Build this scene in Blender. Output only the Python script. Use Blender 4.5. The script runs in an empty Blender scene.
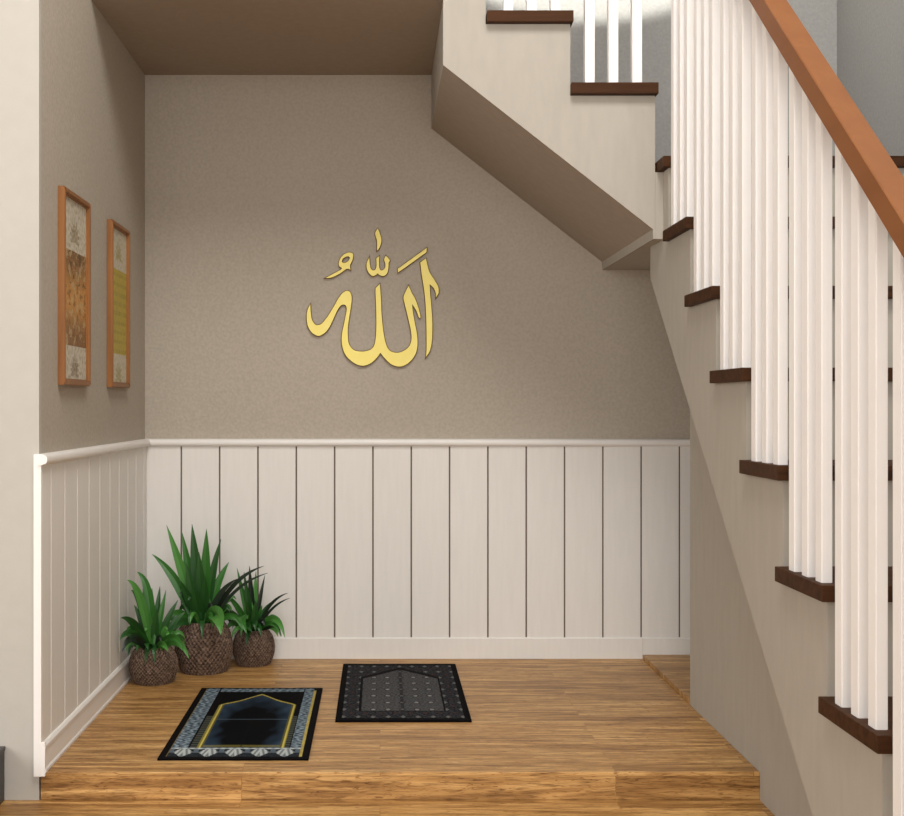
import bpy, bmesh, math, random
from mathutils import Vector, noise
S = bpy.context.scene
C = S.collection
PI = math.pi
EYE = 0.835
def lin(c):
    c /= 255.0
    return c / 12.92 if c <= 0.04045 else ((c + 0.055) / 1.055) ** 2.4
def rgb(r, g, b): return (lin(r), lin(g), lin(b), 1.0)

# ------------------------------------------------------------------ materials
def new_mat(name):
    m = bpy.data.materials.new(name); m.use_nodes = True
    nt = m.node_tree
    return m, nt, nt.nodes['Principled BSDF']
def N(nt, t, **kw):
    n = nt.nodes.new(t)
    for k, v in kw.items(): setattr(n, k, v)
    return n
def paint(name, col, rough=0.6, var=0.05, scale=60, bump=0.15, spec=0.3, stretch=(1, 1, 1)):
    m, nt, b = new_mat(name)
    tc = N(nt, 'ShaderNodeTexCoord'); mp = N(nt, 'ShaderNodeMapping')
    mp.inputs['Scale'].default_value = stretch
    nt.links.new(tc.outputs['Object'], mp.inputs['Vector'])
    no = N(nt, 'ShaderNodeTexNoise'); no.inputs['Scale'].default_value = scale; no.inputs['Detail'].default_value = 4
    nt.links.new(mp.outputs['Vector'], no.inputs['Vector'])
    ra = N(nt, 'ShaderNodeValToRGB')
    ra.color_ramp.elements[0].position = 0.3; ra.color_ramp.elements[1].position = 0.7
    ra.color_ramp.elements[0].color = tuple(c * (1 - var) for c in col[:3]) + (1,)
    ra.color_ramp.elements[1].color = tuple(min(1, c * (1 + var)) for c in col[:3]) + (1,)
    nt.links.new(no.outputs['Fac'], ra.inputs['Fac'])
    nt.links.new(ra.outputs['Color'], b.inputs['Base Color'])
    b.inputs['Roughness'].default_value = rough
    b.inputs['Specular IOR Level'].default_value = spec
    if bump:
        bp = N(nt, 'ShaderNodeBump'); bp.inputs['Strength'].default_value = bump; bp.inputs['Distance'].default_value = 0.002
        nt.links.new(no.outputs['Fac'], bp.inputs['Height']); nt.links.new(bp.outputs['Normal'], b.inputs['Normal'])
    return m
def wood(name, dark, light, scale=8, axis=0, rough=0.4, spec=0.4):
    st = [30, 30, 30]; st[axis] = 1.5
    m, nt, b = new_mat(name)
    tc = N(nt, 'ShaderNodeTexCoord'); mp = N(nt, 'ShaderNodeMapping')
    mp.inputs['Scale'].default_value = st
    nt.links.new(tc.outputs['Object'], mp.inputs['Vector'])
    no = N(nt, 'ShaderNodeTexNoise'); no.inputs['Scale'].default_value = scale / 4; no.inputs['Detail'].default_value = 6
    no.inputs['Distortion'].default_value = 0.6
    nt.links.new(mp.outputs['Vector'], no.inputs['Vector'])
    ra = N(nt, 'ShaderNodeValToRGB')
    ra.color_ramp.elements[0].position = 0.3; ra.color_ramp.elements[1].position = 0.68
    ra.color_ramp.elements[0].color = dark; ra.color_ramp.elements[1].color = light
    nt.links.new(no.outputs['Fac'], ra.inputs['Fac']); nt.links.new(ra.outputs['Color'], b.inputs['Base Color'])
    b.inputs['Roughness'].default_value = rough; b.inputs['Specular IOR Level'].default_value = spec
    return m
def oak_floor(name):
    m, nt, b = new_mat(name); L = nt.links.new
    tc = N(nt, 'ShaderNodeTexCoord'); sp = N(nt, 'ShaderNodeSeparateXYZ'); L(tc.outputs['Object'], sp.inputs[0])
    ad = N(nt, 'ShaderNodeMath', operation='SUBTRACT'); L(sp.outputs['Y'], ad.inputs[0]); L(sp.outputs['Z'], ad.inputs[1])
    cb = N(nt, 'ShaderNodeCombineXYZ'); L(sp.outputs['X'], cb.inputs['X']); L(ad.outputs[0], cb.inputs['Y'])
    br = N(nt, 'ShaderNodeTexBrick'); br.offset = 0.37; br.offset_frequency = 2
    br.inputs['Scale'].default_value = 1; br.inputs['Brick Width'].default_value = 0.85
    br.inputs['Row Height'].default_value = 0.062; br.inputs['Mortar Size'].default_value = 0.0008
    br.inputs['Mortar Smooth'].default_value = 0.3
    br.inputs['Color1'].default_value = (0, 0, 0, 1); br.inputs['Color2'].default_value = (1, 1, 1, 1); br.inputs['Mortar'].default_value = (0.5, 0.5, 0.5, 1)
    L(cb.outputs[0], br.inputs['Vector'])
    # board tone -> also shifts the grain so each board differs
    sc = N(nt, 'ShaderNodeVectorMath', operation='SCALE'); sc.inputs['Scale'].default_value = 9.0
    L(br.outputs['Color'], sc.inputs[0])
    av = N(nt, 'ShaderNodeVectorMath', operation='ADD'); L(cb.outputs[0], av.inputs[0]); L(sc.outputs[0], av.inputs[1])
    def noise_at(sx, sy, detail, dist, scale=1):
        mp = N(nt, 'ShaderNodeMapping'); mp.inputs['Scale'].default_value = (sx, sy, 1); L(av.outputs[0], mp.inputs['Vector'])
        n = N(nt, 'ShaderNodeTexNoise'); n.inputs['Scale'].default_value = scale; n.inputs['Detail'].default_value = detail
        n.inputs['Distortion'].default_value = dist; L(mp.outputs[0], n.inputs['Vector']); return n
    fine = noise_at(16, 170, 6, 1.2)
    broad = noise_at(2.6, 34, 4, 1.2)
    knots = noise_at(11, 85, 3, 4.5)
    def ramp(src, stops):
        r = N(nt, 'ShaderNodeValToRGB'); cr = r.color_ramp
        cr.elements[0].position, cr.elements[0].color = stops[0]; cr.elements[1].position, cr.elements[1].color = stops[-1]
        for p, c in stops[1:-1]:
            e = cr.elements.new(p); e.color = c
        L(src, r.inputs['Fac']); return r
    base = ramp(broad.outputs['Fac'], [(0.3, rgb(138, 97, 52)), (0.5, rgb(184, 140, 84)), (0.7, rgb(218, 176, 116))])
    tone = ramp(br.outputs['Color'], [(0.0, (0.88, 0.87, 0.85, 1)), (0.5, (0.97, 0.97, 0.97, 1)), (1.0, (1.04, 1.03, 1.01, 1))])
    fin = ramp(fine.outputs['Fac'], [(0.32, (0.5, 0.44, 0.38, 1)), (0.5, (0.98, 0.97, 0.96, 1)), (0.75, (1.1, 1.1, 1.08, 1))])
    kn = ramp(knots.outputs['Fac'], [(0.31, (0.40, 0.30, 0.22, 1)), (0.37, (0.76, 0.69, 0.6, 1)), (0.43, (1, 1, 1, 1))])
    def mul(a, c):
        x = N(nt, 'ShaderNodeMix', data_type='RGBA', blend_type='MULTIPLY'); x.inputs[0].default_value = 1
        L(a, x.inputs[6]); L(c, x.inputs[7]); return x.outputs[2]
    c = mul(mul(mul(base.outputs[0], tone.outputs[0]), fin.outputs[0]), kn.outputs[0])
    mo = ramp(br.outputs['Fac'], [(0.0, (1, 1, 1, 1)), (1.0, (0.78, 0.72, 0.66, 1))])
    c = mul(c, mo.outputs[0])
    L(c, b.inputs['Base Color'])
    b.inputs['Roughness'].default_value = 0.42; b.inputs['Specular IOR Level'].default_value = 0.35
    bp = N(nt, 'ShaderNodeBump'); bp.inputs['Strength'].default_value = 0.12; bp.inputs['Distance'].default_value = 0.001
    L(fine.outputs['Fac'], bp.inputs['Height']); L(bp.outputs['Normal'], b.inputs['Normal'])
    return m
def vcol(name, rough=0.9, spec=0.1, bump=0.0):
    m, nt, b = new_mat(name)
    a = N(nt, 'ShaderNodeAttribute', attribute_name='Col')
    nt.links.new(a.outputs['Color'], b.inputs['Base Color'])
    b.inputs['Roughness'].default_value = rough; b.inputs['Specular IOR Level'].default_value = spec
    if bump:
        no = N(nt, 'ShaderNodeTexNoise'); no.inputs['Scale'].default_value = 500
        bp = N(nt, 'ShaderNodeBump'); bp.inputs['Strength'].default_value = bump; bp.inputs['Distance'].default_value = 0.001
        nt.links.new(no.outputs['Fac'], bp.inputs['Height']); nt.links.new(bp.outputs['Normal'], b.inputs['Normal'])
    return m
M = {
 'taupe': paint('taupe_wall', rgb(179, 169, 155), 0.85, 0.07, 110, 0.35, 0.15),
 'grey': paint('stairwell_wall', rgb(168, 167, 164), 0.85, 0.07, 110, 0.35, 0.15),
 'cream': paint('cream_wall', rgb(184, 179, 170), 0.8, 0.02, 30, 0.1, 0.2),
 'beige': paint('beige_plaster', rgb(172, 165, 154), 0.8, 0.035, 40, 0.15, 0.2, (1, 1, 0.25)),
 'soffit': paint('soffit_tone', rgb(160, 147, 134), 0.85, 0.04, 40, 0.1, 0.15),
 'white': paint('white_panelling', rgb(230, 226, 220), 0.5, 0.02, 30, 0.04, 0.35, (3, 3, 0.3)),
 'gap': paint('board_gap', rgb(120, 105, 94), 0.9, 0.03, 30, 0, 0.1),
 'rail': paint('white_moulding', rgb(236, 232, 227), 0.4, 0.01, 30, 0, 0.4),
 'baluster': paint('white_baluster', rgb(240, 236, 233), 0.5, 0.01, 30, 0, 0.35),
 'oak': oak_floor('oak_boards'),
 'treadx': wood('dark_tread_wood', rgb(50, 29, 14), rgb(74, 45, 24), 8, 0, 0.6, 0.12),
 'railwood': wood('orange_rail_wood', rgb(124, 76, 41), rgb(134, 84, 46), 3, 1, 0.5, 0.3),
 'frame': wood('picture_frame_wood', rgb(128, 80, 38), rgb(156, 104, 55), 6, 2, 0.4, 0.4),
 'rug': vcol('woven_rug', 0.95, 0.05, 0.4),
 'print': vcol('paper_print', 0.5, 0.3),
 'foliage': vcol('leaf', 0.42, 0.4),
 'soil': paint('potting_soil', rgb(48, 36, 28), 0.95, 0.3, 90, 0.6, 0.1),
 'wicker': vcol('woven_wicker', 0.75, 0.2),
 'black': paint('black_lacquer', rgb(44, 41, 42), 0.35, 0.03, 20, 0, 0.4),
 'darkgrey': paint('dark_grey_panel', rgb(62, 59, 60), 0.4, 0.03, 20, 0, 0.4),
}
def gold():
    m, nt, b = new_mat('yellow_gold_face')
    b.inputs['Base Color'].default_value = rgb(255, 217, 98); b.inputs['Metallic'].default_value = 0.0
    b.inputs['Roughness'].default_value = 0.4; b.inputs['Specular IOR Level'].default_value = 0.5
    no = N(nt, 'ShaderNodeTexNoise'); no.inputs['Scale'].default_value = 25
    ra = N(nt, 'ShaderNodeValToRGB'); ra.color_ramp.elements[0].color = rgb(255, 230, 100); ra.color_ramp.elements[1].color = rgb(255, 240, 135)
    tc = N(nt, 'ShaderNodeTexCoord'); nt.links.new(tc.outputs['Object'], no.inputs['Vector'])
    nt.links.new(no.outputs['Fac'], ra.inputs['Fac']); nt.links.new(ra.outputs['Color'], b.inputs['Base Color'])
    return m
M['gold'] = gold()
m_, nt_, b_ = new_mat('gold_side'); b_.inputs['Base Color'].default_value = rgb(120, 88, 26); b_.inputs['Roughness'].default_value = 0.5
M['goldside'] = m_
m_, nt_, b_ = new_mat('chrome'); b_.inputs['Base Color'].default_value = rgb(190, 190, 190); b_.inputs['Metallic'].default_value = 1; b_.inputs['Roughness'].default_value = 0.25
M['chrome'] = m_

# ------------------------------------------------------------------ mesh helpers
def box(bm, x0, x1, y0, y1, z0, z1, bev=0.0, mi=0):
    vs = [bm.verts.new((x, y, z)) for x in (x0, x1) for y in (y0, y1) for z in (z0, z1)]
    fs = [(0, 1, 3, 2), (4, 6, 7, 5), (0, 4, 5, 1), (2, 3, 7, 6), (0, 2, 6, 4), (1, 5, 7, 3)]
    faces = [bm.faces.new([vs[i] for i in f]) for f in fs]
    for f in faces: f.material_index = mi
    if bev:
        es = list({e for f in faces for e in f.edges})
        r = bmesh.ops.bevel(bm, geom=es, offset=bev, segments=2, profile=0.6, affect='EDGES')
        for f in r['faces']: f.material_index = mi
def prism(bm, pts, axis, a, b, mi=0):
    """closed polygon pts in the two other axes, extruded from a to b along axis"""
    def put(p, t):
        if axis == 'x': return (t, p[0], p[1])
        if axis == 'y': return (p[0], t, p[1])
        return (p[0], p[1], t)
    v0 = [bm.verts.new(put(p, a)) for p in pts]; v1 = [bm.verts.new(put(p, b)) for p in pts]
    n = len(pts)
    fs = [bm.faces.new(v0), bm.faces.new(v1[::-1])]
    for i in range(n):
        fs.append(bm.faces.new([v0[i], v1[i], v1[(i + 1) % n], v0[(i + 1) % n]]))
    for f in fs: f.material_index = mi
    return fs
def obj(name, bm, mats, parent=None, smooth=False, origin=None):
    bmesh.ops.recalc_face_normals(bm, faces=bm.faces[:])
    me = bpy.data.meshes.new(name); bm.to_mesh(me); bm.free()
    for m in (mats if isinstance(mats, (list, tuple)) else [mats]): me.materials.append(M[m])
    if smooth:
        for p in me.polygons: p.use_smooth = True
    o = bpy.data.objects.new(name, me); C.objects.link(o)
    if parent:
        o.parent = parent
        me.transform(__import__('mathutils').Matrix.Translation(-parent.location))
    return o
def tag(o, label, cat, group=None, kind=None):
    o['label'] = label; o['category'] = cat
    if group: o['group'] = group
    if kind: o['kind'] = kind
    return o
def thing(name, loc, label, cat, group=None):
    o = bpy.data.objects.new(name, None); C.objects.link(o); o.location = loc; o.empty_display_size = 0.05
    return tag(o, label, cat, group)
def struct(name, bm, mats, label, cat='wall', **k):
    return tag(obj(name, bm, mats, **k), label, cat, kind='structure')
def BM(): return bmesh.new()

# ------------------------------------------------------------------ the room
XL, YB, XR = -0.7755, 4.125, 1.508          # niche left wall, back wall, stairwell right wall
YF, ZL = 2.843, -0.0637                      # platform front edge, lower floor level
CEIL = 4.2
bm = BM(); box(bm, -3.2, XR, -3.2, YF + 0.02, ZL - 0.1, ZL)
struct('floor', bm, 'oak', 'lower oak board floor in front of the raised prayer corner', 'floor')
bm = BM(); box(bm, XL + 0.0035, 0.8641, YF, YB, ZL + 0.0005, 0.0, 0.0015)
struct('floor', bm, 'oak', 'raised oak board platform carrying the prayer rugs', 'floor')
bm = BM()
prism(bm, [(0.8646, 3.486), (XR, 3.486), (XR, YB), (0.8646, YB)], 'z', ZL, 0.0133)
struct('floor', bm, 'oak', 'thin oak ledge under the stairs at the right end of the panelling', 'floor')

bm = BM(); prism(bm, [(-0.80, ZL), (XR, ZL), (XR, 1.38), (0.74, 1.40), (0.10, 2.10), (-0.80, 2.10)], 'y', YB, YB + 0.12)
struct('wall_back', bm, 'taupe', 'taupe painted back wall of the prayer corner under the stairs')
bm = BM(); prism(bm, [(-0.80, 2.10), (0.10, 2.10), (0.74, 1.40), (XR, 1.38), (XR, CEIL), (-0.80, CEIL)], 'y', YB, YB + 0.12)
struct('wall_stairwell', bm, 'grey', 'grey upper wall behind the stair railings')
bm = BM(); box(bm, XL - 0.12, XL, YF + 0.02, YB, ZL, CEIL)
struct('wall_left', bm, 'taupe', 'taupe left side wall carrying the two pictures')
bm = BM(); box(bm, -3.2, XL, YF, YF + 0.02, ZL, CEIL)
struct('wall_front', bm, 'cream', 'pale cream wall end at the left edge of the corner')
bm = BM(); box(bm, XR, XR + 0.1, -3.2, YB + 0.12, ZL, CEIL)
struct('wall_right', bm, 'grey', 'grey wall on the far right side of the stairs')
bm = BM(); box(bm, -3.3, -3.2, -3.2, YF + 0.02, ZL, CEIL)
struct('wall_room', bm, 'cream', 'cream wall on the far left of the room')
bm = BM(); box(bm, -3.3, XR + 0.1, -3.2, YB + 0.12, CEIL, CEIL + 0.1)
struct('ceiling', bm, 'cream', 'pale ceiling high over the stairwell', 'ceiling')
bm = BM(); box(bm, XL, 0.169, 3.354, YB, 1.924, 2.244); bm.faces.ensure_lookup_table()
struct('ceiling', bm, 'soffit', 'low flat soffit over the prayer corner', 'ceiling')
bm = BM()
SL = 0.817
prism(bm, [(1.985, ZL), (3.484, ZL), (3.484, 1.161), (1.985, ZL + 0.001)], 'x', 0.8643, 0.90)
struct('wall_under_stair', bm, 'beige', 'beige side wall standing below the stair stringer')

# panelling (board faces 8 mm off the wall)
def boards_back():
    bm = BM()
    box(bm, XL, XR, YB - 0.002, YB, 0.0, 0.705, mi=1)
    xs = [-0.6545 + i * 0.12625 for i in range(-1, 18)]
    edges = [XL + 0.002] + [x for x in xs if x > XL + 0.02 and x < XR] + [XR]
    for a, b in zip(edges[:-1], edges[1:]):
        box(bm, a + 0.0025, b - 0.0025, YB - 0.008, YB - 0.002, 0.02, 0.703, 0.0012)
    return bm
struct('trim_1', boards_back(), ['white', 'gap'], 'white vertical board panelling on the back wall', 'panelling')
bm = BM()
box(bm, XL, XL + 0.003, YF - 0.004, YB - 0.01, 0.0, 0.705)
ys = [YF - 0.006] + [2.918 + 0.127 * i for i in range(10)] + [YB - 0.009]
for a, b in zip(ys[:-1], ys[1:]):
    box(bm, XL + 0.003, XL + 0.008, a + 0.0022, b - 0.0022, 0.02, 0.703, 0.002)
struct('trim_2', bm, ['white'], 'white vertical board panelling on the left side wall', 'panelling')
def profile_rail():  # (out from wall, z)
    pts = [(0.0, 0.6985), (0.010, 0.6985), (0.012, 0.7005), (0.014, 0.7005)]
    for k in range(9):
        a = -PI / 2 + PI * k / 8
        pts.append((0.0145 + 0.0075 * math.cos(a), 0.7113 + 0.0105 * math.sin(a)))
    pts += [(0.010, 0.7235), (0.0, 0.7235)]
    return pts
def profile_base():
    return [(0, 0.0005), (0.018, 0.0005), (0.018, 0.007), (0.0155, 0.011), (0.0145, 0.052), (0.0165, 0.054), (0.0165, 0.061), (0.012, 0.067), (0.0, 0.070)]
bm = BM(); prism(bm, [(YB - u, z) for u, z in profile_rail()], 'x', XL, XR)
struct('trim_3', bm, 'rail', 'white chair rail moulding on the back wall', 'moulding')
bm = BM(); prism(bm, [(XL + u, z) for u, z in profile_rail()], 'y', YF - 0.013, YB - 0.023)
struct('trim_4', bm, 'rail', 'white chair rail moulding on the left side wall', 'moulding')
bm = BM(); prism(bm, [(YB - u, z) for u, z in [(0, 0.0), (0.0125, 0.0), (0.0125, 0.066), (0.0105, 0.069), (0, 0.069)]], 'x', XL + 0.019, 0.8640)
prism(bm, [(YB - u, z) for u, z in [(0, 0.0135), (0.0125, 0.0135), (0.0125, 0.066), (0.0105, 0.069), (0, 0.069)]], 'x', 0.8646, XR)
struct('baseboard_back', bm, 'white', 'white baseboard under the back panelling', 'baseboard')
bm = BM(); prism(bm, [(XL + u, z) for u, z in profile_base()], 'y', YF - 0.006, YB - 0.009)
struct('baseboard_left', bm, 'rail', 'white baseboard under the left panelling', 'baseboard')
bm = BM()
box(bm, -0.7855, XL + 0.0075, YF - 0.010, YF, -0.008, 0.7230, 0.001)
box(bm, -0.7850, XL + 0.0160, YF - 0.0095, YF - 0.0005, -0.0075, 0.070, 0.001)
struct('trim_5', bm, 'rail', 'narrow white end strip closing the left panelling', 'moulding')

# ------------------------------------------------------------------ lower staircase
RUN, RISE, TH = 0.2337, 0.1907, 0.028
def nose(k): return 3.04 - (k - 1) * RUN
def top(k): return 1.2935 - (k - 1) * RISE if k > 0 else 1.488
OV = 0.02
XS = 0.76
NT = 7
low = thing('staircase', (1.13, 1.66, ZL), 'lower beige staircase climbing away on the right with dark brown treads', 'staircase')
pts = [(nose(NT) + OV, ZL)]
for k in range(NT, 0, -1):
    pts.append((nose(k) + OV, top(k) - TH))
    pts.append((nose(k - 1) + OV, top(k) - TH))
pts += [(nose(0) + OV, 1.4595), (3.353, 1.4595), (3.353, 1.2800), (3.514, 1.2800), (3.514, 1.190), (3.508, 1.186), (1.978, ZL)]
bm = BM(); prism(bm, pts, 'x', XS, XR - 0.001)
obj('stair_body', bm, 'beige', low)
for k in range(1, NT + 1):
    bm = BM(); box(bm, 0.7445, XR - 0.001, nose(k), nose(k - 1) + OV - 0.0005, top(k) - TH, top(k), 0.0015)
    obj('tread', bm, 'treadx', low)
land = thing('stair_landing', (1.13, 3.75, 1.2805), 'corner landing joining the lower and upper stair flights', 'landing')
bm = BM(); box(bm, 0.7385, XR - 0.001, 3.354, YB - 0.001, 1.2805, 1.4595)
obj('landing_slab', bm, 'beige', land)
bm = BM(); box(bm, 0.7425, XR - 0.001, nose(0), YB - 0.001, 1.460, 1.488, 0.0015)
obj('landing_boards', bm, 'treadx', land, )

# ------------------------------------------------------------------ upper staircase
up = thing('staircase', (0.45, 3.74, 1.2805), 'upper beige staircase rising left above the niche, seen side-on with sloping soffit', 'staircase')
U = [(0.510, 0.7425, 1.695), (0.285, 0.516, 1.887), (0.055, 0.289, 2.080)]
UT = 0.030
pts = [(0.7380, 1.2805), (0.7380, 1.695 - UT), (0.5105, 1.695 - UT), (0.5105, 1.887 - UT), (0.2835, 1.887 - UT), (0.2835, 2.080 - UT),
       (0.1695, 2.080 - UT), (0.1695, 1.7473), (0.7325, 1.307), (0.7335, 1.2805)]
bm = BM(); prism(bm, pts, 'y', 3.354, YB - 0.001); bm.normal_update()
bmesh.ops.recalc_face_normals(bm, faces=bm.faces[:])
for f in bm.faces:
    if f.normal.z < -0.3: f.material_index = 1  # downward faces take the darker soffit colour
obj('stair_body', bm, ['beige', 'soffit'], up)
for a, b, z in U[:2] + [(0.1700, 0.289, 2.080)]:
    bm = BM(); box(bm, a + 0.0007, b, 3.330, YB - 0.001, z - UT, z, 0.0015); obj('tread', bm, 'treadx', up)

# ------------------------------------------------------------------ railings
def rail_z(y): return 1.643 + (y - 2.495) * 0.816
lr = thing('stair_railing', (0.76, 1.55, ZL), 'white square balusters under a sloping orange-brown handrail on the lower stairs', 'railing')
for k in range(1, NT + 1):
    for d in (0.0325, 0.1030, 0.1735):
        y0 = nose(k) + d; y1 = y0 + 0.0315
        bm = BM(); prism(bm, [(y0, top(k)), (y1, top(k)), (y1, rail_z(y1) + 0.003), (y0, rail_z(y0) + 0.003)], 'x', 0.7553, 0.7742)
        bmesh.ops.bevel(bm, geom=[e for e in bm.edges if abs((e.verts[0].co - e.verts[1].co).z) > 0.3], offset=0.0016, segments=2, affect='EDGES')
        obj('baluster', bm, 'baluster', lr)
bm = BM(); ya, yb = 1.56, 3.345
prism(bm, [(ya, rail_z(ya)), (yb, rail_z(yb)), (yb, rail_z(yb) + 0.053), (ya, rail_z(ya) + 0.053)], 'x', 0.7350, 0.7785)
bmesh.ops.bevel(bm, geom=[e for e in bm.edges if abs((e.verts[0].co - e.verts[1].co).y) > 1], offset=0.002, segments=1, affect='EDGES')
obj('handrail', bm, 'railwood', lr)
bm = BM(); box(bm, 0.722, 0.792, 1.50, 1.57, ZL, rail_z(1.53) + 0.10, 0.004); box(bm, 0.716, 0.798, 1.494, 1.576, rail_z(1.53) + 0.10, rail_z(1.53) + 0.125, 0.006)
obj('newel_post', bm, 'baluster', lr)
ur = thing('stair_railing', (0.45, 3.36, 1.695), 'white square balusters on the upper stairs at the top edge', 'railing')
def urail(x): return 2.60 + (0.70 - x) * 0.833
for xs, z in (((0.549, 0.612, 0.6755), 1.695), ((0.331, 0.393, 0.457), 1.887), ((0.190, 0.240), 2.080)):
    for x in xs:
        bm = BM(); prism(bm, [(x, z), (x + 0.0255, z), (x + 0.0255, urail(x + 0.0255) + 0.003), (x, urail(x) + 0.003)], 'y', 3.345, 3.371)
        obj('baluster', bm, 'baluster', ur)
bm = BM(); prism(bm, [(0.16, urail(0.16)), (0.735, urail(0.735)), (0.735, urail(0.735) + 0.053), (0.16, urail(0.16) + 0.053)], 'y', 3.338, 3.380)
obj('handrail', bm, 'railwood', ur)
# newel on the landing corner, above the frame: joins both rails
bm = BM(); box(bm, 0.7355, 0.778, 3.346, 3.382, rail_z(3.345) - 0.01, urail(0.735) + 0.06, 0.003)
obj('rail_riser', bm, 'railwood', ur)

# ------------------------------------------------------------------ calligraphy sign
def smooth_path(pts, sub=5):
    """pts: (x, y) or (x, y, 1) for a sharp corner; closed; Catmull-Rom between corners"""
    n = len(pts); out = []
    for i in range(n):
        p0, p1, p2, p3 = pts[(i - 1) % n], pts[i], pts[(i + 1) % n], pts[(i + 2) % n]
        a = p1 if len(p1) > 2 else p0
        d = p2 if len(p2) > 2 else p3
        for s in range(sub):
            t = s / sub
            q = []
            for c in (0, 1):
                q.append(0.5 * (2 * p1[c] + (p2[c] - a[c]) * t + (2 * a[c] - 5 * p1[c] + 4 * p2[c] - d[c]) * t * t + (3 * p1[c] - a[c] - 3 * p2[c] + d[c]) * t ** 3))
            out.append(q)
    return out
def stroke(name, loops, parent):
    cu = bpy.data.curves.new(name, 'CURVE'); cu.dimensions = '2D'; cu.fill_mode = 'BOTH'
    cu.extrude = 0.003; cu.bevel_depth = 0.0022; cu.bevel_resolution = 1; cu.offset = -0.0004
    for lp in loops:
        sp = cu.splines.new('POLY'); sp.points.add(len(lp) - 1); sp.use_cyclic_u = True
        for p, q in zip(sp.points, lp):
            p.co = ((q[0] - 380) * YB / 1250, (405 - q[1]) * YB / 1250, 0, 1)
    tmp = bpy.data.objects.new('tmp', cu); C.objects.link(tmp); bpy.context.view_layer.update()
    me = bpy.data.meshes.new_from_object(tmp.evaluated_get(bpy.context.evaluated_depsgraph_get()))
    bpy.data.objects.remove(tmp)
    from mathutils import Matrix
    me.transform(Matrix.Translation(Vector((0, YB - 0.0055, EYE)) - Vector(parent.location)) @ Matrix.Rotation(PI / 2, 4, 'X'))
    me.materials.clear(); me.materials.append(M['gold']); me.materials.append(M['goldside'])
    me.update()
    for p in me.polygons: p.material_index = 0 if abs(p.normal.y) > 0.93 else 1
    o = bpy.data.objects.new(name, me); C.objects.link(o); o.parent = parent; me.name = name
    return o
Cn = 1
main = [(310.6,304.2,1),(311,313),(312.4,320.3),(315.6,324.7),(318.4,325.1),(322.1,323.5),(327.6,316.7),(334,306.5),(338.6,298.3),(343.2,292.8),(347.8,290.9),(351,293.7),(351.9,300.1),(350.6,310.2),(348.3,324.9),(348,336),(349.2,344.2),(354.2,350.2),(362.5,351.6),(368.9,350.3),(372.2,348.3),(374.5,344.4),(375.8,336.5),(376.3,325),(376.1,310),(375.6,296),(375.5,288.4,1),(379.9,283.8,1),(380.4,290),(381.1,300),(381.6,313.4),(382.9,327.2),(385.2,341),(388.4,349.2),(393,352.2),(398.5,352.7),(404.9,350.1),(409.5,345.6),(411.4,338.2),(410.4,329),(407.7,317.1),(404.8,305.1),(403.3,298.5),(404.5,293.9),(408.6,285.7,1),(411.8,293),(415,298.7),(418.4,307.9),(420.4,316.5),(419.8,318.8,1),(418.3,317.1,1),(416.4,311.5),(412.3,304.7,1),(412.7,310.6),(414.6,321.7),(416.9,333.6),(417.5,343.7),(416,352.9),(411.4,360.3),(404.9,365.3),(398.5,366.7),(391.1,364.4),(384.7,358.4),(380.3,352.9,1),(376.4,358.4),(370,363.9),(361.9,365.9),(353.9,363),(345.9,355.7),(342.2,345.8),(341.9,335.1),(343.9,324.5),(346,313.9),(346.7,308.4),(345,305.2),(341.4,305.6),(337.7,310.2),(332.2,322.2),(327.6,330.4),(322.1,335.0),(317.5,336),(311.5,332.3),(307.6,324.9),(306.9,314.8),(308.3,308.4)]
alif = [(425.9,258.5,1),(420.1,262.7,1),(421.5,274.6),(423.8,289.3),(425.1,301),(425.8,313.4),(426.3,331.8),(426.3,350.1),(425.6,357.5,1),(429.7,351.1),(431.8,341),(432.3,322.6),(431.1,304.2),(430.2,294.9),(429.6,284.7,1),(433.4,288.4),(435.4,293),(435.7,298.1,1),(438.5,293),(438,286.6),(434.3,280.1),(429.7,272.8),(427.7,266.4)]
fatha = [(426.8,248,1),(426.5,252.6,1),(406.8,266.8,1),(398,272.8,1),(397.6,269.1,1),(414.1,257.2)]
dagger = [(377.8,228.7,1),(375.1,233.7),(376.9,241.5),(376.9,251.2,1),(379.7,248),(381.5,240.6),(380.1,234.2)]
shadda = [(369.4,257.3,1),(366.9,263),(366.6,268),(368.6,273),(372.2,276.3),(375.2,275.8),(377.6,273.9,1),(380.2,275.8),(384,276.3),(387.3,273.5),(388.5,268),(388.6,263.3,1),(390,260.8,1),(387.6,257.5),(385.7,256.0,1),(384.1,259.8),(385.2,264),(384.9,268),(382.2,270.6),(380,269.5),(379.2,266),(379.3,256,1),(376.3,258.8,1),(376.4,266),(375.4,269.6),(373.3,270.6),(371,269),(369.9,264)]
damma = [(352.4,253.5),(347.8,253),(341.8,256.7),(338.8,262.7),(339.5,266.8),(341.8,269.1),(334,273.7),(325.3,278.3,1),(331.3,278.0),(339.5,274.2),(346.9,269.3),(350.6,270.2,1),(350.1,265.4,1),(352.4,260.8),(353.4,256.3)]
hole = [(345.9 + 4.3 * math.cos(a) * 0.86 + 2.5 * math.sin(a) * 0.5, 260.0 - 4.3 * math.cos(a) * 0.55 + 2.5 * math.sin(a) * 0.85) for a in [2 * PI * i / 20 for i in range(20)]]
sign = thing('wall_calligraphy', (-0.02, YB - 0.006, 1.18), 'gold Arabic calligraphy mounted on the taupe back wall', 'wall decoration')
stroke('calligraphy_word', [smooth_path(main)], sign)
stroke('calligraphy_stroke', [smooth_path(alif)], sign)
stroke('calligraphy_accent', [smooth_path(fatha, 3)], sign)
stroke('calligraphy_accent', [smooth_path(dagger)], sign)
stroke('calligraphy_accent', [smooth_path(shadda)], sign)
stroke('calligraphy_accent', [smooth_path(damma), hole[::-1]], sign)

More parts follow.
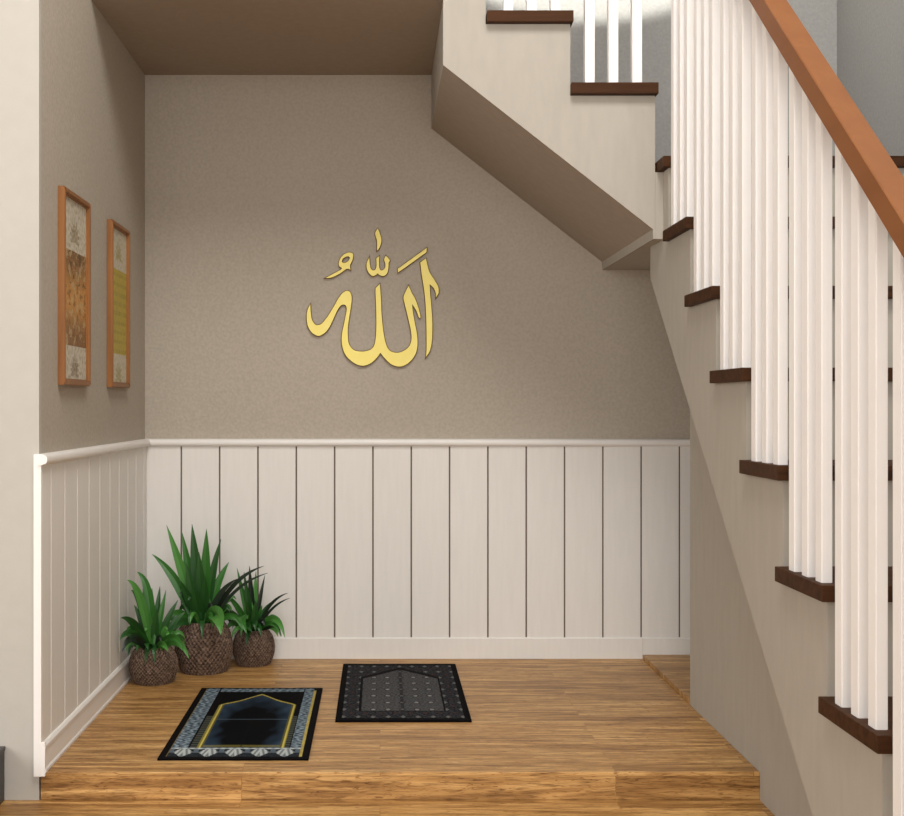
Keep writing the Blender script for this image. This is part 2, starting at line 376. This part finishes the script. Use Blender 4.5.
# ------------------------------------------------------------------ coloured grids (rugs and prints)
def set_cols(me, fn):
    ca = me.color_attributes.new('Col', 'FLOAT_COLOR', 'CORNER')
    for p in me.polygons:
        c = fn(p)
        for li in p.loop_indices: ca.data[li].color = c
def mix(a, b, t):
    t = max(0, min(1, t)); return tuple(x + (y - x) * t for x, y in zip(a, b))
def rnd(u, v, s, k=0): return noise.noise(Vector((u * s, v * s, k * 7.3)))
def rug(x0, x1, y0, y1, nx, ny, fn, label, zt=0.005):
    bm = BM(); W, H = x1 - x0, y1 - y0; cx, cy = (x0 + x1) / 2, (y0 + y1) / 2
    g = [[bm.verts.new((cx + W * (i / nx - 0.5), cy + H * (j / ny - 0.5), zt + 0.0006 * rnd(i / nx, j / ny, 5))) for i in range(nx + 1)] for j in range(ny + 1)]
    for j in range(ny):
        for i in range(nx): bm.faces.new([g[j][i], g[j][i + 1], g[j + 1][i + 1], g[j + 1][i]])
    ring = [g[0][i] for i in range(nx + 1)] + [g[j][nx] for j in range(1, ny + 1)] + [g[ny][i] for i in range(nx - 1, -1, -1)] + [g[j][0] for j in range(ny - 1, 0, -1)]
    lowv = [bm.verts.new((v.co.x, v.co.y, 0.0003)) for v in ring]
    for i in range(len(ring)):
        k = (i + 1) % len(ring); bm.faces.new([ring[i], lowv[i], lowv[k], ring[k]])
    o = obj('prayer_rug', bm, 'rug')
    me = o.data
    me.transform(__import__('mathutils').Matrix.Translation((-cx, -cy, 0))); o.location = (cx, cy, 0)
    def col(p):
        u = p.center.x / W + 0.5; v = p.center.y / H + 0.5
        return fn(min(max(u, 0), 1), min(max(v, 0), 1), W, H)
    set_cols(me, col)
    return tag(o, label, 'rug', 'prayer rugs on the oak platform')
BLK = rgb(14, 12, 13); NAVY = rgb(16, 20, 30); STEEL = rgb(96, 110, 122); PALE = rgb(176, 182, 180); GOLD_ = rgb(186, 172, 84); TAN = rgb(150, 128, 82)
def rug_blue(u, v, W, H):
    y = v * H
    if u < 0.03 or v < 0.022 or v > 0.985 or u > 0.955: return BLK
    if 0.935 < u < 0.950: return mix(GOLD_, TAN, 0.5 + 0.5 * rnd(u, v, 40)) if v < 0.95 else BLK
    if 0.950 <= u: return BLK
    if 0.045 < u < 0.056: return mix(TAN, BLK, 0.5)
    if u < 0.045: return BLK
    if v < 0.125:      # front band of five pale fans between dark triangles
        t = (u - 0.06) / 0.86 * 5; f = t - math.floor(t) - 0.5; w = (v - 0.022) / 0.103
        if w > 0.86: return mix(PALE, STEEL, 0.3 + 0.4 * math.sin(u * 120))
        d = abs(f) * 2
        half = 0.80 * (1 - abs(w - 0.52) * 1.7)
        if d < half:
            k = math.sin(d * 16 + w * 6)
            return mix(PALE, rgb(60, 70, 78), 0.35 + 0.45 * k)
        if d > 0.80 and w > 0.45: return mix(STEEL, BLK, 0.3)
        return mix(BLK, STEEL, 0.1 + 0.25 * max(0, rnd(u, v, 70)))
    if u < 0.170 or u > 0.855 or v > 0.93:
        if 0.162 < u < 0.170 or 0.855 < u < 0.863: return BLK
        k = math.sin(u * W * 300 + 2 * math.sin(y * 90)) * math.sin(y * 190)
        n = rnd(u, v * 2, 45)
        return mix(rgb(46, 57, 68), rgb(138, 154, 164), 0.42 + 0.35 * k + n * 0.8)
    a = (u - 0.522) / 0.305
    edge = 0.70 + 0.185 * (1 - abs(a)) ** 0.85 + 0.010 * math.cos(a * 2 * PI)
    if abs(a) > 0.985: return BLK if v > 0.55 else mix(rgb(74, 78, 70), BLK, 0.4 + 0.4 * math.sin(y * 300))
    d = min((0.985 - abs(a)) * 0.305 * W, (edge - v) * H * 0.8)
    if d < 0: return rgb(9, 10, 11)
    if d < 0.003: return mix(BLK, GOLD_, 0.4)
    if d < 0.008: return mix(GOLD_, TAN, 0.3 * rnd(u, v, 60))
    if d < 0.013: return mix(GOLD_, NAVY, 0.8)
    r_ = math.hypot(a * 0.95, (v - 0.40) / 0.50)
    c = mix(rgb(6, 7, 10), rgb(50, 68, 86), (r_ - 0.55) * 1.9 + rnd(u, v, 14) * 0.3)
    if v > 0.135 and v < 0.16: c = mix(c, GOLD_, 0.2)
    if abs(v - 0.50) < 0.003: c = mix(c, rgb(90, 105, 115), 0.6)
    if abs(u - 0.52) < 0.005 and v < 0.50: c = mix(c, BLK, 0.5)
    return c
def rug_grey(u, v, W, H):
    y = v * H
    if u < 0.045 or u > 0.955 or v < 0.035 or v > 0.965: return rgb(10, 9, 11)
    a = (u - 0.5) / 0.33
    edge = 0.70 + 0.19 * max(0, 1 - abs(a))
    n = rnd(u, v * 2, 60) + 0.5 * rnd(u, v * 2, 130, 5)
    if abs(a) < 1 and 0.14 < v < edge:
        d = min((1 - abs(a)) * 0.33 * W, (edge - v) * H * 0.7, (v - 0.14) * H)
        if d < 0.005: return rgb(16, 14, 16)
        gx = ((u - 0.5) * 9.0 + 0.5) % 1.0 - 0.5; gy = (v * 9.0) % 1.0 - 0.5
        c = mix(rgb(46, 46, 48), rgb(92, 92, 93), 0.5 + 0.7 * n + 0.15 * math.sin(y * 900))
        r_ = math.hypot(gx, gy * 1.3)
        if r_ < 0.15: c = mix(c, rgb(172, 170, 166), 0.45 + 0.4 * n)
        elif r_ < 0.24: c = mix(c, rgb(34, 32, 34), 0.6)
        if abs(u - 0.5) < 0.012: c = mix(c, rgb(24, 22, 24), 0.6)
        return c
    gx = (u * 9) % 1 - 0.5; gy = (v * 9) % 1 - 0.5
    r_ = abs(gx) + abs(gy)
    c = mix(rgb(18, 18, 21), rgb(68, 68, 72), 0.35 + 0.9 * n)
    if r_ < 0.18: c = mix(c, rgb(140, 139, 136), 0.45)
    elif r_ > 0.86: c = mix(c, rgb(74, 48, 40), 0.7)
    if v > edge and v < edge + 0.03 and abs(a) < 1: c = rgb(20, 19, 21)
    return c
rug(-0.523, -0.168, 2.934, 3.668, 150, 260, rug_blue, 'navy prayer rug with a thin yellow arch, in front of the plant baskets')
rug(-0.118, 0.2415, 3.288, 4.010, 150, 260, rug_grey, 'charcoal grey prayer rug with small white dots, behind and right of the navy one')

# ------------------------------------------------------------------ pictures
def picture(y0, y1, z0, z1, fn, label):
    cy, cz = (y0 + y1) / 2, (z0 + z1) / 2
    t = thing('framed_picture', (XL, cy, z0), label, 'picture', 'framed pictures on the left wall')
    bw, th = 0.0125, 0.0175
    bm = BM()
    x0, x1 = XL + 0.0005, XL + th
    def bar(o0, o1, i0, i1):     # mitred bar: outer a,b inner a,b in (y,z)
        vs = []
        for x in (x0, x1):
            for p in (o0, o1, i1, i0): vs.append(bm.verts.new((x, p[0], p[1])))
        for f in ((0, 1, 2, 3), (7, 6, 5, 4), (0, 4, 5, 1), (1, 5, 6, 2), (2, 6, 7, 3), (3, 7, 4, 0)): bm.faces.new([vs[i] for i in f])
    O = [(y0, z0), (y1, z0), (y1, z1), (y0, z1)]; I = [(y0 + bw, z0 + bw), (y1 - bw, z0 + bw), (y1 - bw, z1 - bw), (y0 + bw, z1 - bw)]
    for i in range(4): bar(O[i], O[(i + 1) % 4], I[i], I[(i + 1) % 4])
    bmesh.ops.bevel(bm, geom=[e for e in bm.edges if min(e.verts[0].co.x, e.verts[1].co.x) > x1 - 0.001], offset=0.002, segments=2, affect='EDGES')
    obj('frame', bm, 'frame', t)
    # thin pale inner lip
    bm = BM(); l = 0.0035; a0, a1, b0, b1 = y0 + bw, y1 - bw, z0 + bw, z1 - bw
    box(bm, x0, XL + 0.012, a0, a0 + l, b0, b1); box(bm, x0, XL + 0.012, a1 - l, a1, b0, b1)
    box(bm, x0, XL + 0.012, a0 + l, a1 - l, b0, b0 + l); box(bm, x0, XL + 0.012, a0 + l, a1 - l, b1 - l, b1)
    o = obj('inner_lip', bm, 'frame', t)
    ny, nz = 60, 130
    bm = BM(); W, H = a1 - a0 - 2 * l, b1 - b0 - 2 * l
    xx = XL + 0.008
    g = [[bm.verts.new((xx, a0 + l + W * i / ny, b0 + l + H * j / nz)) for i in range(ny + 1)] for j in range(nz + 1)]
    for j in range(nz):
        for i in range(ny): bm.faces.new([g[j][i], g[j][i + 1], g[j + 1][i + 1], g[j + 1][i]])
    bk = [bm.verts.new((x0, v.co.y, v.co.z)) for v in (g[0][0], g[0][ny], g[nz][ny], g[nz][0])]
    bm.faces.new(bk[::-1])
    o = obj('print', bm, 'print', t)
    def col(p):
        u = (p.center.y + cy - a0 - l) / W; v = (p.center.z + z0 - b0 - l) / H
        return fn(min(max(u, 0), 1), min(max(v, 0), 1))
    set_cols(o.data, col)
CRM = rgb(204, 196, 178)
def floral(u, v, vc, sp, dark):
    """sprig of leaves around (0.5, vc)"""
    a = 0
    for k in range(9):
        an = (k - 4) * 0.42; L = sp * (1 - 0.06 * abs(k - 4))
        dx, dy = (u - 0.5) * 0.5, (v - vc)
        s = dx * math.sin(an) + dy * math.cos(an); t = dx * math.cos(an) - dy * math.sin(an)
        if 0 < s < L and abs(t) < 0.010 * math.sin(PI * s / L) + 0.002 + 0.004 * (math.sin(s * 260) > 0.2): a = 1
    n = rnd(u, v * 2, 22)
    return mix(CRM, dark, a * 0.6 + max(0, n + 0.15) * 0.8)
def art_brown(u, v):
    if v > 0.715: return floral(u, v, 0.78, 0.13, rgb(140, 124, 92))
    if v < 0.185: return floral(u, v, 0.03, 0.11, rgb(128, 110, 82))
    n = rnd(u, v * 2, 9) + 0.6 * rnd(u, v * 2, 28, 2)
    w = (v - 0.185) / 0.53
    base = mix(rgb(128, 92, 56), rgb(196, 142, 74), math.exp(-((w - 0.5) / 0.28) ** 2) + n * 0.5)
    if n > 0.22 and w > 0.65: base = mix(base, rgb(70, 68, 44), 0.75)
    if n < -0.3: base = mix(base, rgb(206, 184, 140), 0.5)
    if n > 0.35: base = mix(base, rgb(96, 60, 34), 0.6)
    return base
def art_yellow(u, v):
    if v > 0.735 or v < 0.185:
        return floral(u, v, 0.82 if v > 0.5 else 0.02, 0.12, rgb(158, 146, 84))
    n = rnd(u * 2, v * 2, 18)
    row = math.sin(v * PI * 2 * 16)
    c = mix(rgb(176, 156, 58), rgb(192, 172, 76), 0.5 + n)
    if row > 0.25 and rnd(u * 2, math.floor(v * 16), 26, 3) > -0.12: c = mix(c, rgb(128, 110, 40), 0.4)
    return c
picture(3.007, 3.279, 0.884, 1.3625, art_brown, 'framed botanical print with a brown landscape band, nearer the cream wall end')
picture(3.546, 3.797, 0.886, 1.3625, art_yellow, 'framed print with an olive-yellow text panel, nearer the back corner')

# ------------------------------------------------------------------ potted plants
def P(px, py, D): return Vector(((px - 380) * D / 1250, D, EYE + (405 - py) * D / 1250))
def basket(R, H, t, loc):
    nseg, nrow = 160, 36
    prof = []
    for j in range(nrow + 1):
        s = j / nrow
        r = R * (0.62 + 0.38 * math.sin(PI * (0.10 + s * 0.84)) ** 0.8) - R * 0.06 * max(0, s - 0.8) / 0.2
        prof.append((r, H * s))
    bm = BM(); rows = []; cols = {}
    for j, (r, z) in enumerate(prof):
        row = []
        for i in range(nseg):
            a = 2 * PI * i / nseg
            w = 0.0016 * math.sin(nseg / 4 * a) * (1 if j % 4 < 2 else -1) + 0.0010 * (j % 2)
            w += 0.0012 * rnd(math.cos(a), math.sin(a), 9, j * 0.3)
            if j in (0, nrow): w = 0.0015
            row.append(bm.verts.new((loc[0] + (r + w) * math.cos(a), loc[1] + (r + w) * math.sin(a), z + 0.0005)))
        rows.append(row)
    for j in range(nrow):
        for i in range(nseg): bm.faces.new([rows[j][i], rows[j][(i + 1) % nseg], rows[j + 1][(i + 1) % nseg], rows[j + 1][i]])
    inner = []
    for (rr, zz) in ((prof[-1][0] - 0.006, H), (prof[-1][0] - 0.008, H - 0.02)):
        inner.append([bm.verts.new((loc[0] + rr * math.cos(2 * PI * i / nseg), loc[1] + rr * math.sin(2 * PI * i / nseg), zz)) for i in range(nseg)])
    for A, B in ((rows[-1], inner[0]), (inner[0], inner[1])):
        for i in range(nseg): bm.faces.new([A[i], A[(i + 1) % nseg], B[(i + 1) % nseg], B[i]])
    bm.faces.new(rows[0][::-1])
    o = obj('basket', bm, 'wicker', t)
    def col(p):
        x, y = p.center.x, p.center.y; a = math.atan2(y, x); z = p.center.z
        j = int(z / H * nrow); k = math.sin(nseg / 4 * a) * (1 if j % 4 < 2 else -1)
        n = rnd(a * 2, z * 40, 3) + rnd(a * 20, z * 300, 1, 4)
        return mix(rgb(64, 49, 40), rgb(132, 110, 94), 0.42 + 0.30 * k + 0.6 * n)
    set_cols(o.data, col)
    bm = BM(); c = bm.verts.new((loc[0], loc[1], H - 0.008)); rr = prof[-1][0] - 0.0085
    ring = [bm.verts.new((loc[0] + rr * math.cos(2 * PI * i / 40), loc[1] + rr * math.sin(2 * PI * i / 40), H - 0.013)) for i in range(40)]
    for i in range(40): bm.faces.new([c, ring[i], ring[(i + 1) % 40]])
    low_ = [bm.verts.new((v.co.x, v.co.y, H - 0.03)) for v in ring]
    for i in range(40): bm.faces.new([ring[i], low_[i], low_[(i + 1) % 40], ring[(i + 1) % 40]])
    bm.faces.new(low_)
    obj('soil', bm, 'soil', t, smooth=True)
def foliage(leaves, t):
    """leaves: (base, ctrl, tip, width, colour)"""
    bm = BM(); lay = bm.loops.layers.float_color.new('Col'); cl = []
    for base, ctrl, tip, w, colr in leaves:
        n = 14; prev = None
        view = Vector((0, -1, 0.25))
        for i in range(n + 1):
            s = i / n
            p = base * (1 - s) ** 2 + ctrl * 2 * s * (1 - s) + tip * s * s
            d = ((ctrl - base) * (1 - s) + (tip - ctrl) * s).normalized()
            side = d.cross(view)
            if side.length < 0.15: side = Vector((1, 0, 0))
            side.normalize(); nrm = side.cross(d).normalized()
            ww = w * 0.5 * (0.45 + 0.55 * min(1, s / 0.35)) * (1 - max(0, (s - 0.45) / 0.55) ** 1.7) + 0.0004
            fold = 0.30 * ww
            row = [bm.verts.new(p - side * ww + nrm * fold), bm.verts.new(p - nrm * fold * 0.3), bm.verts.new(p + side * ww + nrm * fold),
                   bm.verts.new(p + nrm * 0.0009 - nrm * fold * 0.3)]
            if prev:
                for a, b in ((0, 1), (1, 2), (2, 3), (3, 0)):
                    f = bm.faces.new([prev[a], prev[b], row[b], row[a]]); f.smooth = False
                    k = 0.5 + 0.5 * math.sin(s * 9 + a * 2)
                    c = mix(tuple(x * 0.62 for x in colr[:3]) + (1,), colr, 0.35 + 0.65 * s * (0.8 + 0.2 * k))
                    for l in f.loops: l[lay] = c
            prev = row
    me = bpy.data.meshes.new('foliage')
    bm.normal_update(); bm.to_mesh(me); bm.free(); me.materials.append(M['foliage'])
    me.transform(__import__('mathutils').Matrix.Translation(-t.location))
    o = bpy.data.objects.new('foliage', me); C.objects.link(o); o.parent = t
G1, G2, G3, GD = rgb(54, 112, 40), rgb(38, 84, 32), rgb(78, 138, 58), rgb(30, 44, 30)
def limit(v, xmin=XL + 0.022, ymax=YB - 0.014):
    return Vector((max(v.x, xmin), min(v.y, ymax), max(v.z, 0.006)))
def plant(c, R, H, D, specs, label, seed, extra, hmax):
    t = thing('potted_plant', (c[0], c[1], 0), label, 'plant', 'wicker basket plants in the corner')
    basket(R, H, t, c)
    rs = random.Random(seed); L = []
    for tx, ty, dD, bow, w, g in specs:
        tip = limit(P(tx, ty, D + dD)); base = Vector((c[0] + 0.35 * (tip.x - c[0]) * (R / 0.25), c[1] + rs.uniform(-0.4, 0.1) * R, H - 0.015))
        base.x = max(c[0] - R * 0.45, min(c[0] + R * 0.45, base.x))
        ctrl = limit((base + tip) / 2 + Vector((bow[0], bow[1], bow[2])))
        L.append((base, ctrl, tip, w, g))
    for i in range(extra):
        a = 2 * PI * (i + rs.random() * 0.6) / extra; el = rs.uniform(0.15, 1.25)
        r = hmax * rs.uniform(0.55, 0.9)
        base = Vector((c[0] + R * 0.35 * math.cos(a), c[1] + R * 0.35 * math.sin(a), H - 0.015))
        dirv = Vector((math.cos(a) * math.cos(el), math.sin(a) * math.cos(el) * 0.8, math.sin(el)))
        tip = limit(base + dirv * r * 0.72 - Vector((0, 0, 0.07 * math.cos(el) * r / 0.2)))
        ctrl = limit(base + dirv * r * 0.5 + Vector((0, 0, 0.04)))
        L.append((base, ctrl, tip, rs.uniform(0.013, 0.022), rs.choice([G1, G2, G2, GD, G3])))
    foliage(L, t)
Z0 = (0, 0, 0)
plant((-0.553, 3.925), 0.089, 0.158, 3.91, [
    (166.5, 525, 0, (0.008, 0, 0.0), 0.030, G3), (182, 532, 0.03, (-0.003, 0, 0), 0.030, G1), (192, 524, 0.02, Z0, 0.036, G2),
    (206.5, 529, 0.0, (0.002, 0, 0), 0.034, G1), (221, 539, 0.01, (-0.012, 0, 0.01), 0.026, G2), (152, 554, 0.03, (0.02, 0, 0.045), 0.030, G1),
    (229, 562, 0.06, (-0.01, 0, 0.03), 0.026, G1), (264, 566, -0.03, (-0.03, -0.02, 0.06), 0.014, GD), (268, 573, -0.05, (-0.03, 0, 0.05), 0.010, GD),
    (237, 579, -0.03, (-0.02, 0, 0.04), 0.018, GD), (221, 635, -0.16, (0.02, -0.045, 0.10), 0.052, G3), (170, 640, -0.10, (-0.02, -0.03, 0.07), 0.022, G2),
    (176, 556, 0.05, Z0, 0.030, G2), (199, 552, -0.02, Z0, 0.034, G2), (213, 560, 0.04, Z0, 0.030, G1), (186, 562, -0.03, Z0, 0.032, G2),
    (205, 575, -0.05, Z0, 0.030, G2), (180, 580, -0.05, Z0, 0.030, G2), (193, 585, -0.06, Z0, 0.034, G2),
    ], 'tallest spiky green plant in the largest wicker basket, between two smaller ones', 3, 28, 0.22)
plant((-0.683, 3.770), 0.072, 0.108, 3.77, [
    (127, 580, -0.06, (0.015, -0.01, 0.10), 0.024, G3), (137, 572, 0.02, (0.03, 0, 0.10), 0.026, G1), (131, 590, -0.03, (0.0, -0.01, 0.09), 0.018, G2), (143, 584, 0.02, Z0, 0.020, G3), (152, 588, 0.0, Z0, 0.022, G1),
    (160, 586, 0.03, Z0, 0.022, G2), (166, 590, 0.0, Z0, 0.018, G1), (117, 618, -0.14, (0.0, -0.01, 0.06), 0.024, G2), (119, 640, -0.15, (-0.01, -0.02, 0.075), 0.028, G2), (126, 632, -0.10, (-0.01, -0.02, 0.07), 0.026, G1),
    (122, 652, -0.15, (-0.01, -0.03, 0.085), 0.024, GD), (189, 659, -0.12, (0.02, -0.03, 0.09), 0.024, G3), (184, 652, -0.14, (0.02, -0.03, 0.09), 0.022, G1),
    (168, 652, -0.12, (0.01, -0.04, 0.05), 0.020, G3), (178, 600, 0.04, (0, 0, 0.02), 0.020, G2), (185, 612, 0.02, (0, 0, 0.03), 0.020, G2), (134, 605, 0.02, (0, 0, 0.03), 0.02, G2),
    (147, 605, -0.03, Z0, 0.024, G3), (157, 608, -0.04, Z0, 0.024, G2), (172, 612, -0.02, Z0, 0.022, G2), (148, 650, -0.10, (-0.01, -0.04, 0.05), 0.020, G2),
    ], 'spiky green plant in the small wicker basket nearest the camera, by the left panelling', 7, 30, 0.17)
plant((-0.407, 4.030), 0.066, 0.113, 4.01, [
    (237, 568, 0.02, Z0, 0.017, G1), (244, 572, 0.0, Z0, 0.018, G2), (249.5, 566, 0.01, Z0, 0.020, GD), (256, 571, 0.03, Z0, 0.018, G3), (265, 575, 0.02, (-0.005, 0, 0), 0.014, GD),
    (288, 593, -0.03, (-0.02, 0, 0.045), 0.010, GD), (290, 598, -0.06, (-0.02, 0, 0.035), 0.008, GD), (276, 600, 0.0, (-0.02, 0, 0.03), 0.010, G2),
    (285, 638, -0.10, (0.02, -0.01, 0.11), 0.024, G3), (281, 637, -0.09, (0.015, -0.02, 0.08), 0.014, G1), (247, 634, -0.15, (-0.05, -0.03, 0.115), 0.040, G1),
    (252, 632, -0.12, (-0.03, -0.04, 0.06), 0.030, G2), (218, 605, -0.06, (0, 0, 0.03), 0.020, G2), (226, 594, -0.03, (0, 0, 0.03), 0.018, G1),
    (247, 600, -0.04, Z0, 0.024, G2), (256, 600, -0.03, Z0, 0.022, G2), (262, 605, 0.0, Z0, 0.018, G1),
    ], 'spiky green plant in the small wicker basket against the back panelling, rightmost of three', 11, 24, 0.15)

# ------------------------------------------------------------------ low black cabinet at the left edge
t = thing('low_cabinet', (-1.25, 2.62, ZL), 'low black cabinet cut off by the left edge, against the cream wall', 'cabinet')
bm = BM(); box(bm, -1.75, -0.853, 2.42, 2.84, ZL, 0.050, 0.001); obj('body', bm, 'black', t)
bm = BM(); box(bm, -1.76, -0.851, 2.41, 2.841, 0.0501, 0.060, 0.002); obj('top_board', bm, 'darkgrey', t)
for i in range(3):
    x0 = -1.74 + i * 0.293
    bm = BM(); box(bm, x0, x0 + 0.285, 2.410, 2.4195, ZL + 0.012, 0.044, 0.001); d = obj('drawer', bm, 'darkgrey', t)
    bm = BM(); box(bm, x0 + 0.11 , x0 + 0.175, 2.402, 2.4095, 0.005, 0.011, 0.001)
    h = obj('handle', bm, 'chrome', t); h.parent = d

# ------------------------------------------------------------------ lights
def area(name, loc, target, sx, sy, power, col, spread=None):
    l = bpy.data.lights.new(name, 'AREA'); l.shape = 'RECTANGLE'; l.size = sx; l.size_y = sy; l.energy = power; l.color = col
    if spread: l.spread = spread
    o = bpy.data.objects.new(name, l); C.objects.link(o); o.location = loc
    o.rotation_euler = (Vector(target) - Vector(loc)).to_track_quat('-Z', 'Y').to_euler()
    return o
area('front_fill', (0.1, -2.8, 1.4), (0.0, 4.0, 0.7), 3.0, 2.0, 84, (1.0, 0.995, 0.985))  # unseen fill light added behind the camera, no window is built there
area('side_fill', (-3.0, 0.9, 1.5), (1.0, 2.4, 0.7), 2.0, 1.6, 64, (1.0, 0.995, 0.985))  # unseen fill added on the left to brighten baluster sides and stringer
area('ceiling_lamp', (0.3, 1.3, 3.6), (0.0, 2.2, 0.0), 1.2, 1.2, 74, (1.0, 0.985, 0.955))
sp = bpy.data.lights.new('wall_spot', 'SPOT'); sp.energy = 130; sp.spot_size = math.radians(107); sp.spot_blend = 0.06; sp.shadow_soft_size = 0.01; sp.color = (1.0, 0.98, 0.9)
so = bpy.data.objects.new('wall_spot', sp); C.objects.link(so); so.location = (0.70, 3.45, 2.985)
so.rotation_euler = (PI / 2, 0, 0)
w = bpy.data.worlds.new('World'); S.world = w; w.use_nodes = True
w.node_tree.nodes['Background'].inputs[0].default_value = (1.0, 0.985, 0.97, 1); w.node_tree.nodes['Background'].inputs[1].default_value = 1.15

# ------------------------------------------------------------------ camera
cam = bpy.data.cameras.new('Camera'); co = bpy.data.objects.new('Camera', cam); C.objects.link(co)
co.location = (0, 0, EYE); co.rotation_euler = (PI / 2, 0, 0)
cam.sensor_fit = 'HORIZONTAL'; cam.sensor_width = 36; cam.lens = 36 * 1250 / 904
cam.shift_x = 72 / 904; cam.shift_y = -3 / 904; cam.clip_start = 0.05
S.camera = co
S.view_settings.view_transform = 'Standard'; S.view_settings.look = 'None'; S.view_settings.gamma = 1; S.view_settings.exposure = 0.08
S.view_settings.use_curve_mapping = False
S.cycles.use_denoising = True
